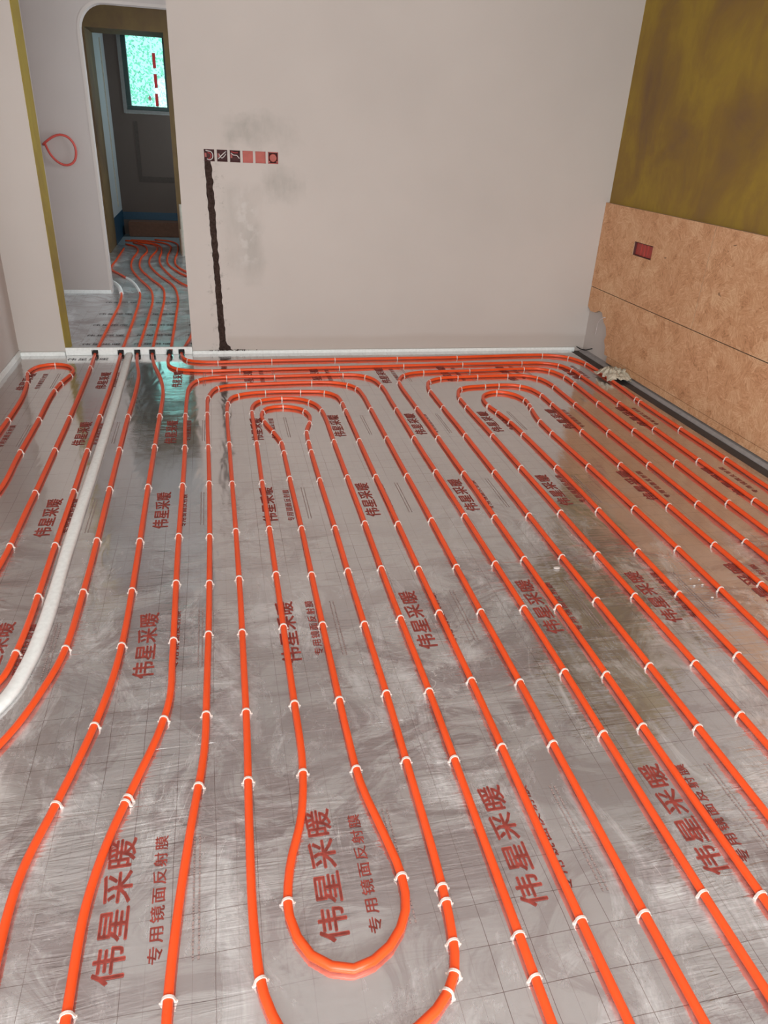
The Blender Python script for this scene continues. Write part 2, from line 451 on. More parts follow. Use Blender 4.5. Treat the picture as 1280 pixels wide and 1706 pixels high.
# white perimeter foam
box('edge_strip', M['foam'], (-0.203, RW-0.09, BW-0.028, BW-0.001, -0.03, 0.022), wall_back, 0.004)
box('edge_strip', M['foam'], (LW+0.012, -1.06, BW-0.028, BW-0.001, -0.03, 0.024), wall_back, 0.004)
box('edge_strip', M['foam'], (LW, LW+0.012, 3.32, BW-0.001, -0.03, 0.035), wall_left, 0.003)
bm = bmesh.new()
prof = [(2.812, -0.03), (2.812, -0.008), (2.828, 0.006), (2.8595, 0.010), (2.8595, -0.03)]
def extrude_y(bm, prof, ys):
    rings = [[bm.verts.new((x, y, z)) for x, z in prof] for y in ys]
    for a, b in zip(rings, rings[1:]):
        for k in range(len(prof)):
            bm.faces.new((a[k], a[(k+1) % len(prof)], b[(k+1) % len(prof)], b[k]))
    bm.faces.new(rings[0][::-1]); bm.faces.new(rings[-1])
extrude_y(bm, prof, [FRONT+0.05, BW-0.03])
tag(from_bm('edge_strip', bm, M['grey_foam'], wall_right), 'grey edge strip at the foot of the boards')

# ------------------------------------------------------------------ strand boards on the right wall
BX0, BX1 = RW-0.028, RW-0.0005
def board(poly, label, holes=None):
    """poly: (y, z) outline, extruded across the board thickness"""
    bm = bmesh.new()
    a = [bm.verts.new((BX0, y, z)) for y, z in poly]; b = [bm.verts.new((BX1, y, z)) for y, z in poly]
    bm.faces.new(a); bm.faces.new(b[::-1])
    for i in range(len(poly)):
        j = (i+1) % len(poly)
        f = bm.faces.new((a[i], b[i], b[j], a[j])); f.material_index = 1
    return tag(from_bm('strand_board', bm, [M['osb'], M['osb_edge']], wall_right), label)
HY0, HY1, HZ0, HZ1 = 4.548, 4.79, 0.806, 0.894
bm = bmesh.new()
ys = [3.945, HY0, HY1, 5.288]; zz = [0.499, HZ0, HZ1, 1.095]
for i in range(3):
    for k in range(3):
        if i == 1 and k == 1: continue
        fsx = bx(bm, BX0, BX1, ys[i], ys[i+1], zz[k], zz[k+1])
        for f in fsx[2:]: f.material_index = 1
bmesh.ops.remove_doubles(bm, verts=bm.verts[:], dist=1e-5)
tag(from_bm('strand_board', bm, [M['osb'], M['osb_edge']], wall_right), 'upper strand board next to the corner with a socket cut-out')
board([(3.942, 0.499), (3.942, 1.095), (1.50, 1.093), (1.50, 0.501)], 'second upper strand board')
board([(1.497, 0.501), (1.497, 1.093), (FRONT+0.02, 1.093), (FRONT+0.02, 0.501)], 'third upper strand board')
board([(5.287, 0.494), (5.287, 0.345), (5.23, 0.318), (5.16, 0.322), (5.10, 0.350), (5.05, 0.345), (5.0, 0.285), (4.955, 0.262), (4.925, 0.205),
       (4.945, 0.165), (4.915, 0.120), (4.905, 0.075), (4.90, 0.066), (3.0, 0.066), (2.8, 0.066), (2.8, 0.494)], 'lower strand board with a broken corner')
board([(2.797, 0.066), (2.797, 0.494), (FRONT+0.02, 0.494), (FRONT+0.02, 0.066)], 'second lower strand board')

tag(box('base_batten', M['osb'], (BX0+0.001, BX1, FRONT+0.02, 4.86, 0.018, 0.063), wall_right), 'narrow strand board batten at the foot of the wall')

# wiring box behind the cut-out
bm = bmesh.new()
y0, y1, z0, z1, xb, xf = HY0+0.002, HY1-0.002, HZ0+0.002, HZ1-0.002, RW+0.0, BX0+0.004
t = 0.003
bx(bm, xf, xb-0.001, y0, y0+t, z0, z1); bx(bm, xf, xb-0.001, y1-t, y1, z0, z1)
bx(bm, xf, xb-0.001, y0, y1, z0, z0+t); bx(bm, xf, xb-0.001, y0, y1, z1-t, z1)
sb = tag(from_bm('socket_box', bm, M['box_dark']), 'recessed red wiring box in the strand board on the right wall', 'socket box')
box('back_plate', M['box_red'], (xb-0.008, xb-0.002, y0+t, y1-t, z0+t, z1-t), sb)
for yy in (HY0+0.080, HY0+0.120, HY0+0.165):
    box('rib', M['box_red'], (xb-0.014, xb-0.008, yy, yy+0.006, z0+t, z1-t), sb)

# ------------------------------------------------------------------ socket boxes in the back wall
sock_txt = ['leftmost open socket box above the mortar chase', 'second socket box from the left with crossed pale wires', 'third socket box from the left with dark wires',
            'fourth socket box from the left with a flat salmon cover', 'fifth socket box from the left with a flat salmon cover', 'rightmost socket box holding a round red plug']
random.seed(5)
for i, x in enumerate(SX):
    x1 = x + SW
    bm = bmesh.new(); t = 0.004; yf, yb = BW-0.002, BW+0.053
    e = 0.0006
    bx(bm, x+e, x+t, yf, yb, SZ0+e, SZ1-e); bx(bm, x1-t, x1-e, yf, yb, SZ0+e, SZ1-e)
    bx(bm, x+e, x1-e, yf, yb, SZ0+e, SZ0+t); bx(bm, x+e, x1-e, yf, yb, SZ1-t, SZ1-e)
    o = tag(from_bm('socket_box', bm, M['box_red'] if i > 2 else M['box_dark']), sock_txt[i], 'socket box', 'row of six socket boxes on the end wall')
    cx, cz = (x+x1)/2, (SZ0+SZ1)/2
    box('back_plate', M['box_dark'], (x+t, x1-t, yb-0.006, yb-0.002, SZ0+t, SZ1-t), o)
    if i in (3, 4):
        box('cover', M['cover_red'], (x+t, x1-t, yf+0.003, yf+0.007, SZ0+t, SZ1-t), o, 0.001)
        box('cover_tab', M['box_red'], (cx-0.012, cx+0.012, yf+0.001, yf+0.003, SZ0+0.008, SZ0+0.013), o)
    elif i == 5:
        bm = bmesh.new(); bmesh.ops.create_cone(bm, cap_ends=True, segments=20, radius1=0.026, radius2=0.022, depth=0.012, matrix=Matrix.Translation((cx, yf+0.010, cz)) @ Matrix.Rotation(math.pi/2, 4, 'X'))
        from_bm('round_plug', bm, M['cover_red'], o)
        for sx in (-1, 1): box('lug', M['box_red'], (cx+sx*0.024-0.004, cx+sx*0.024+0.004, yf+0.004, yf+0.012, SZ0+0.008, SZ0+0.016), o)
    else:
        wires = [[(-0.022, 0.028), (-0.006, 0.024), (0.012, 0.020), (0.022, 0.004), (0.018, -0.018), (0.0, -0.027), (-0.016, -0.022)],
                 [(-0.026, -0.020), (-0.008, -0.002), (0.008, 0.012), (0.026, 0.026)],
                 [(-0.026, 0.018), (-0.008, 0.006), (0.010, 0.006), (0.027, -0.012)]]
        alt = [[(-0.010, 0.014), (0.004, 0.012), (0.012, -0.002), (0.006, -0.016), (-0.006, -0.020)],
               [(-0.020, 0.010), (-0.004, -0.014), (0.014, -0.002), (0.024, 0.012)],
               [(-0.024, 0.026), (0.0, 0.020), (0.022, 0.022)]]
        for j, (w, mt) in enumerate(((wires[i], 'wire_white'), (alt[i], 'wire_red' if i != 1 else 'wire_white'))):
            bm = bmesh.new(); tube(bm, catmull([(cx+a, yf+0.012+j*0.010, cz+b) for a, b in w], 0.006), 0.0032, 8)
            from_bm('wire', bm, M[mt], o, True)
        box('mount_tab', M['box_red'], (x+t, x+t+0.012, yf+0.03, yf+0.04, cz-0.012, cz+0.012), o)

# mortar filled chase running down from the first box
random.seed(11)
bm = bmesh.new(); rows = []
N = 90
for k in range(N+1):
    u = k / N; z = SZ0 + 0.002 - u * (SZ0 + 0.002 - 0.004)
    xc = -0.019 + u * 0.032; hw = 0.0225 + 0.0015*math.sin(u*9)
    l = xc - hw + 0.006*noise.noise(Vector((z*26, 0, 3))) + random.uniform(-0.0012, 0.0012)
    r = xc + hw + 0.006*noise.noise(Vector((z*26, 5, 3))) + random.uniform(-0.0012, 0.0012)
    if z < 0.085:
        s_ = (0.085 - z)/0.085
        l -= 0.024*s_*(0.6+noise.noise(Vector((z*70, 1, 0)))); r += 0.062*s_*(0.8+noise.noise(Vector((z*60, 9, 0))))
    if k < 2: l, r = max(l, -0.041), min(r, 0.024)
    h = 0.003 + 0.002*noise.noise(Vector((z*14, 2, 8)))
    rows.append([bm.verts.new(p) for p in ((l, BW+0.001, z), (l+0.004, BW-h*0.7, z), (xc, BW-h, z), (r-0.004, BW-h*0.7, z), (r, BW+0.001, z))])
for a, b in zip(rows, rows[1:]):
    for k in range(4): bm.faces.new((a[k], a[k+1], b[k+1], b[k]))
tag(from_bm('mortar_chase', bm, M['mortar'], wall_back, True), 'dark brown mortar filled chase below the sockets')
# mortar crumbs on the edge strip under the chase
bm = bmesh.new()
for k in range(70):
    x = random.gauss(0.06, 0.07); y = BW - 0.030 + random.uniform(0.002, 0.026); s_ = random.uniform(0.0015, 0.005)
    bmesh.ops.create_icosphere(bm, subdivisions=1, radius=s_, matrix=Matrix.Translation((min(max(x, -0.15), 0.3), y, 0.022 + s_*0.4)))
tag(from_bm('mortar_crumbs', bm, M['mortar'], wall_back), 'mortar crumbs on the white edge strip', kind='stuff')

# ------------------------------------------------------------------ hall and far room beyond the passage
HL, HR, AY, AT = -1.40, 1.20, 7.35, 0.11
bm = bmesh.new(); bx(bm, HL-0.12, HL, 5.52, 9.7, -0.03, CEIL)
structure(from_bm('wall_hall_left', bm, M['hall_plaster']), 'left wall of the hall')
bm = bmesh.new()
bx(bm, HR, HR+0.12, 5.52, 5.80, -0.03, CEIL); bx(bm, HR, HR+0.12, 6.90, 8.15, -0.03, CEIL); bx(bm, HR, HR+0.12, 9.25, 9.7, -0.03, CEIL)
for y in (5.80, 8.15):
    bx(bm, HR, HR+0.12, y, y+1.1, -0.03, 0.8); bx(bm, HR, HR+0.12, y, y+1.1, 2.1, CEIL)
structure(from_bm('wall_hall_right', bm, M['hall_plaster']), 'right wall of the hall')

for nm, y0 in (('window_3_added', 8.15), ('window_4_added', 5.80)):  # unseen windows added to go with the hall's extra lamps
    w3 = structure(box(nm, M['glass_clear'], (HR+0.06, HR+0.066, y0, y0+1.1, 0.8, 2.1)), 'unseen side window added to brighten the hall, hidden behind the end wall')
    bm = bmesh.new()
    for y in (y0, y0+0.52, y0+1.05): bx(bm, HR+0.04, HR+0.09, y, y+0.05, 0.8, 2.1)
    for z in (0.8, 2.05): bx(bm, HR+0.04, HR+0.09, y0, y0+1.1, z, z+0.05)
    from_bm('window_frame', bm, M['frame_grey'], w3)

# arch wall: opening with rounded upper corners
def arch_outline(x0, x1, ztop, r, n=10):
    pts = [(x0, -0.03), (x0, ztop-r)]
    for k in range(1, n+1):
        a = math.pi - k/n*math.pi/2
        pts.append((x0+r+r*math.cos(a), ztop-r+r*math.sin(a)))
    for k in range(0, n+1):
        a = math.pi/2 - k/n*math.pi/2
        pts.append((x1-r+r*math.cos(a), ztop-r+r*math.sin(a)))
    pts.append((x1, -0.03))
    return pts
ax0, ax1, atop = -0.975, 0.12, 2.275
op = arch_outline(ax0, ax1, atop, 0.20)
bm = bmesh.new()
for y in (AY, AY+AT):
    P = [bm.verts.new((x, y, z)) for x, z in op]
    # strips from outline outwards to the wall's border
    def bord(x, z):
        return (x, CEIL) if z > atop-0.2001 else None
    tl = bm.verts.new((HL, y, CEIL)); bl = bm.verts.new((HL, y, -0.03)); tr = bm.verts.new((HR, y, CEIL)); br = bm.verts.new((HR, y, -0.03))
    L1 = bm.verts.new((HL, y, atop-0.2)); R1 = bm.verts.new((HR, y, atop-0.2))
    bm.faces.new((bl, P[0], P[1], L1)); bm.faces.new((P[-1], br, R1, P[-2]))
    top = []
    for v in P[1:-1]:
        top.append(bm.verts.new((v.co.x, y, CEIL)))
    for i in range(len(top)-1):
        if (top[i].co - top[i+1].co).length < 1e-6: continue
        bm.faces.new((P[1+i], P[2+i], top[i+1], top[i]))
    bm.faces.new((L1, P[1], top[0], tl)); bm.faces.new((P[-2], R1, tr, top[-1]))
for i in range(len(op)-1):
    (xa, za), (xb_, zb) = op[i], op[i+1]
    vs = [bm.verts.new(p) for p in ((xa, AY, za), (xa, AY+AT, za), (xb_, AY+AT, zb), (xb_, AY, zb))]
    if (vs[0].co - vs[3].co).length > 1e-6: bm.faces.new(vs)
bmesh.ops.remove_doubles(bm, verts=bm.verts[:], dist=1e-5)
arch = structure(from_bm('wall_hall_arch', bm, M['hall_plaster']), 'hall wall with a round-cornered archway')
# pale corner bead round the archway
bm = bmesh.new()
inn = [(x, z) for x, z in op]
outp = arch_outline(ax0-0.022, ax1+0.022, atop+0.022, 0.222)
for (a, b), (c, d) in zip(zip(inn, inn[1:]), zip(outp, outp[1:])):
    y = AY-0.002
    q = [bm.verts.new((p[0], yy, p[1])) for yy in (y, AY-0.0001) for p in (a, b, d, c)]
    for f in ((0, 1, 2, 3), (0, 4, 5, 1), (3, 2, 6, 7)):
        try: bm.faces.new([q[i] for i in f])
        except ValueError: pass
tag(from_bm('corner_bead', bm, M['wall_plain'], arch), 'pale bead along the archway edge')
box('edge_strip', M['foam'], (HL, ax0-0.01, AY-0.02, AY-0.001, -0.03, 0.03), arch, 0.003)

# brown primed wall with a doorway
DY0, DY1, dx0, dx1, dtop = 9.70, 10.35, -1.245, -0.43, 2.30
bm = bmesh.new()
bx(bm, HL-0.12, dx0, DY0, DY1, -0.03, CEIL); bx(bm, dx1, HR+0.12, DY0, DY1, -0.03, CEIL); bx(bm, dx0, dx1, DY0, DY1, dtop, CEIL)
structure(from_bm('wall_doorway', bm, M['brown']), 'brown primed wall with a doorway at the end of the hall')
# far room
FY = 11.40
bm = bmesh.new(); bx(bm, dx0-0.14, dx0-0.002, DY1, FY+0.2, -0.03, CEIL)
wfl = structure(from_bm('wall_far_left', bm, M['blue_grey']), 'blue grey rendered side wall of the far room')
box('waterproof_band', M['blue'], (dx0-0.002, dx0+0.002, DY1, FY, -0.03, 0.32), wfl)
box('corner_trim', M['pvc'], (dx0-0.002, dx0+0.012, 10.93, 10.95, 0.40, 2.3), wfl)
bm = bmesh.new()
bx(bm, 0.5, 0.6, DY1, 10.6, -0.03, CEIL); bx(bm, 0.5, 0.6, 11.2, FY+0.2, -0.03, CEIL); bx(bm, 0.5, 0.6, 10.6, 11.2, -0.03, 1.0); bx(bm, 0.5, 0.6, 10.6, 11.2, 2.0, CEIL)
w5 = structure(box('window_5_added', M['glass_clear'], (0.55, 0.556, 10.6, 11.2, 1.0, 2.0)), 'unseen side window added to brighten the far room')  # invented opening for the added far room lamp
structure(from_bm('wall_far_right', bm, M['dark_render']), 'side wall of the far room')
wx0, wx1, wz0, wz1 = -1.085, -0.50, 1.51, 2.43
bm = bmesh.new()
bx(bm, dx0-0.14, wx0, FY, FY+0.2, -0.03, CEIL); bx(bm, wx1, 0.6, FY, FY+0.2, -0.03, CEIL)
bx(bm, wx0, wx1, FY, FY+0.2, -0.03, wz0); bx(bm, wx0, wx1, FY, FY+0.2, wz1, CEIL)
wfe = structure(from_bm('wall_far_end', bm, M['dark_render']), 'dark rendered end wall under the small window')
box('skim_band', M['smear'], (-0.98, -0.93, FY-0.004, FY, 0.75, 1.42), wfe)
box('skim_band', M['smear'], (-0.98, -0.40, FY-0.0045, FY, 0.68, 0.75), wfe)
box('waterproof_band', M['blue'], (dx0, 0.5, FY-0.003, FY, 0.19, 0.29), wfe)
structure(box('floor_far', M['cement'], (dx0-0.002, 0.5, 10.33, FY, -0.03, -0.002)), 'bluish cement floor of the far room')
tag(box('low_step', M['brick_brown'], (-1.16, 0.2, 11.12, FY-0.004, -0.002, 0.19), None, 0.012), 'low brown rendered step under the small window', 'step')
# window in the end wall
w1 = structure(box('window_1', M['glass'], (wx0+0.10, wx1-0.03, FY+0.085, FY+0.091, wz0+0.09, wz1-0.04)), 'small window with dark green frame and red stickers')
bm = bmesh.new()
e = 0.0005
bx(bm, wx0+0.0455, wx0+0.10, FY+0.05, FY+0.13, wz0+0.09+e, wz1-0.04-e); bx(bm, wx1-0.03, wx1-e, FY+0.05, FY+0.13, wz0+0.09+e, wz1-0.04-e)
bx(bm, wx0+0.0455, wx1-e, FY+0.05, FY+0.13, wz0+0.0405, wz0+0.09); bx(bm, wx0+0.0455, wx1-e, FY+0.05, FY+0.13, wz1-0.04, wz1-e)
from_bm('sash', bm, M['frame'], w1)
bm = bmesh.new()
bx(bm, wx0+e, wx0+0.045, FY-0.012, FY+0.14, wz0+0.04+e, wz1-e); bx(bm, wx0+e, wx1-e, FY-0.012, FY+0.14, wz0+e, wz0+0.04)
bx(bm, wx0+e, wx1-e, FY-0.012, FY-e, wz1+e, wz1+0.02)
from_bm('window_frame', bm, M['frame_grey'], w1)
for (x, z, h, w) in ((-0.650, 2.13, 0.17, 0.040), (-0.650, 1.90, 0.16, 0.040), (-0.655, 1.68, 0.15, 0.040)):
    box('sticker', M['sticker'], (x-w/2, x+w/2, FY+0.081, FY+0.084, z-h/2, z+h/2), w1)
bm = bmesh.new()
random.seed(3)
ring = []
for k in range(14):
    a = 2*math.pi*k/14; r = random.uniform(0.018, 0.055) if k % 2 else random.uniform(0.016, 0.026)
    ring.append(bm.verts.new((-0.745 + r*0.7*math.cos(a), FY+0.082, 1.70 + r*1.2*math.sin(a))))
bm.faces.new(ring)
from_bm('sticker', bm, M['sticker'], w1)

# tree outside the small window
random.seed(8)
tr_ = bpy.data.objects.new('tree', None); COL.objects.link(tr_); tr_.location = (-2.0, 15.5, -2.0)
tag(tr_, 'pale green tree outside the small hall window', 'tree')
bm = bmesh.new(); tube(bm, [Vector((0, 0, 0)), Vector((0.05, 0, 2.0)), Vector((0.0, 0.1, 4.2)), Vector((0.1, 0, 5.6))], [0.07, 0.05, 0.03, 0.012], 8)
from_bm('trunk', bm, M['bark'], tr_)
bm = bmesh.new()
for k in range(5000):
    v = Vector((random.gauss(0.7, 0.75), random.gauss(0, 0.6), random.gauss(3.9, 0.9)))
    a = Vector((random.uniform(-1, 1), random.uniform(-1, 1), random.uniform(-1, 1))).normalized()*random.uniform(0.02, 0.045)
    b = a.cross(Vector((random.uniform(-1, 1), random.uniform(-1, 1), random.uniform(-1, 1)))).normalized()*0.018
    bm.faces.new([bm.verts.new(p) for p in (v-a, v+b, v+a, v-b)])
tag(from_bm('foliage', bm, M['leaf'], tr_), 'loose pale foliage', kind='stuff')

# cream waste pipe by the doorway
wp = bpy.data.objects.new('waste_pipe', None); COL.objects.link(wp); wp.location = (-0.385, 9.60, 0)
tag(wp, 'cream plastic riser pipe standing beside the far doorway', 'pipe')
bm = bmesh.new(); tube(bm, [Vector((0, 0, 0)), Vector((0, 0, 0.30))], 0.026, 14); from_bm('socket', bm, M['pvc'], wp, False)
bm = bmesh.new(); tube(bm, [Vector((0, 0, 0.30)), Vector((0, 0, 0.58))], 0.018, 14); from_bm('pipe', bm, M['pvc'], wp, False)

# red conduit loop poking out of the arch wall
bm = bmesh.new()
lp = [(-1.385, 7.34, 1.235), (-1.35, 7.315, 1.262), (-1.29, 7.31, 1.300), (-1.235, 7.312, 1.316), (-1.175, 7.316, 1.300), (-1.135, 7.32, 1.25), (-1.126, 7.322, 1.195),
      (-1.145, 7.322, 1.125), (-1.185, 7.32, 1.090), (-1.24, 7.318, 1.085), (-1.295, 7.316, 1.115), (-1.335, 7.314, 1.165), (-1.362, 7.325, 1.225), (-1.375, 7.348, 1.250)]
tube(bm, catmull(lp, 0.02), 0.0095, 10)
tag(from_bm('conduit_loop', bm, M['ring'], None, True), 'teardrop loop of red conduit hanging on the hall wall', 'conduit')

# ------------------------------------------------------------------ foam strips on the floor
# threshold strip with the pipe sleeves
bm = bmesh.new()
cuts = [-0.865, -0.694, -0.583, -0.482, -0.362, -0.281]
edges = [-1.055]
for c in cuts: edges += [c-0.0215, c+0.0215]
edges.append(-0.206)
for k in range(len(edges)-1):
    bx(bm, edges[k], edges[k+1], 5.265, 5.281, 0.0005 if k % 2 == 0 else 0.0375, 0.052)
bmesh.ops.remove_doubles(bm, verts=bm.verts[:], dist=1e-5)
tag(from_bm('threshold_strip', bm, M['foam']), 'white foam strip across the passage threshold pierced by pipes', 'foam strip')
# long expansion joint strip
js = catmull([(-0.640, 5.262, 0), (-0.634, 4.8, 0), (-0.628, 4.1, 0), (-0.625, 3.3, 0), (-0.625, 2.6, 0), (-0.620, 2.1, 0), (-0.632, 1.90, 0), (-0.665, 1.74, 0), (-0.76, 1.60, 0), (-0.95, 1.52, 0), (-1.4, 1.49, 0), (-2.4, 1.49, 0)], 0.03)
bm = bmesh.new(); rings = []
for i, p in enumerate(js):
    t_ = (js[min(i+1, len(js)-1)] - js[max(i-1, 0)]).normalized(); nrm = Vector((t_.y, -t_.x, 0))
    w = 0.023 + 0.002*noise.noise(p*3); h = 0.020 + 0.003*noise.noise(p*2.1+Vector((3, 1, 0)))
    sec = [(-w, 0.0), (-w, h*0.6), (-w*0.8, h*0.95), (-w*0.2, h), (w*0.55, h*0.9), (w*0.95, h*0.45), (w+0.004, 0.0)]
    rings.append([bm.verts.new(p + nrm*-a*-1 + Vector((0, 0, z+0.0005))) for a, z in sec])
for a, b in zip(rings, rings[1:]):
    for k in range(7): bm.faces.new((a[k], a[(k+1) % 7], b[(k+1) % 7], b[k]))
bm.faces.new(rings[0][::-1]); bm.faces.new(rings[-1])
tag(from_bm('joint_strip', bm, M['foam'], None, True), 'long white foam expansion strip running between the pipes on the left', 'foam strip')

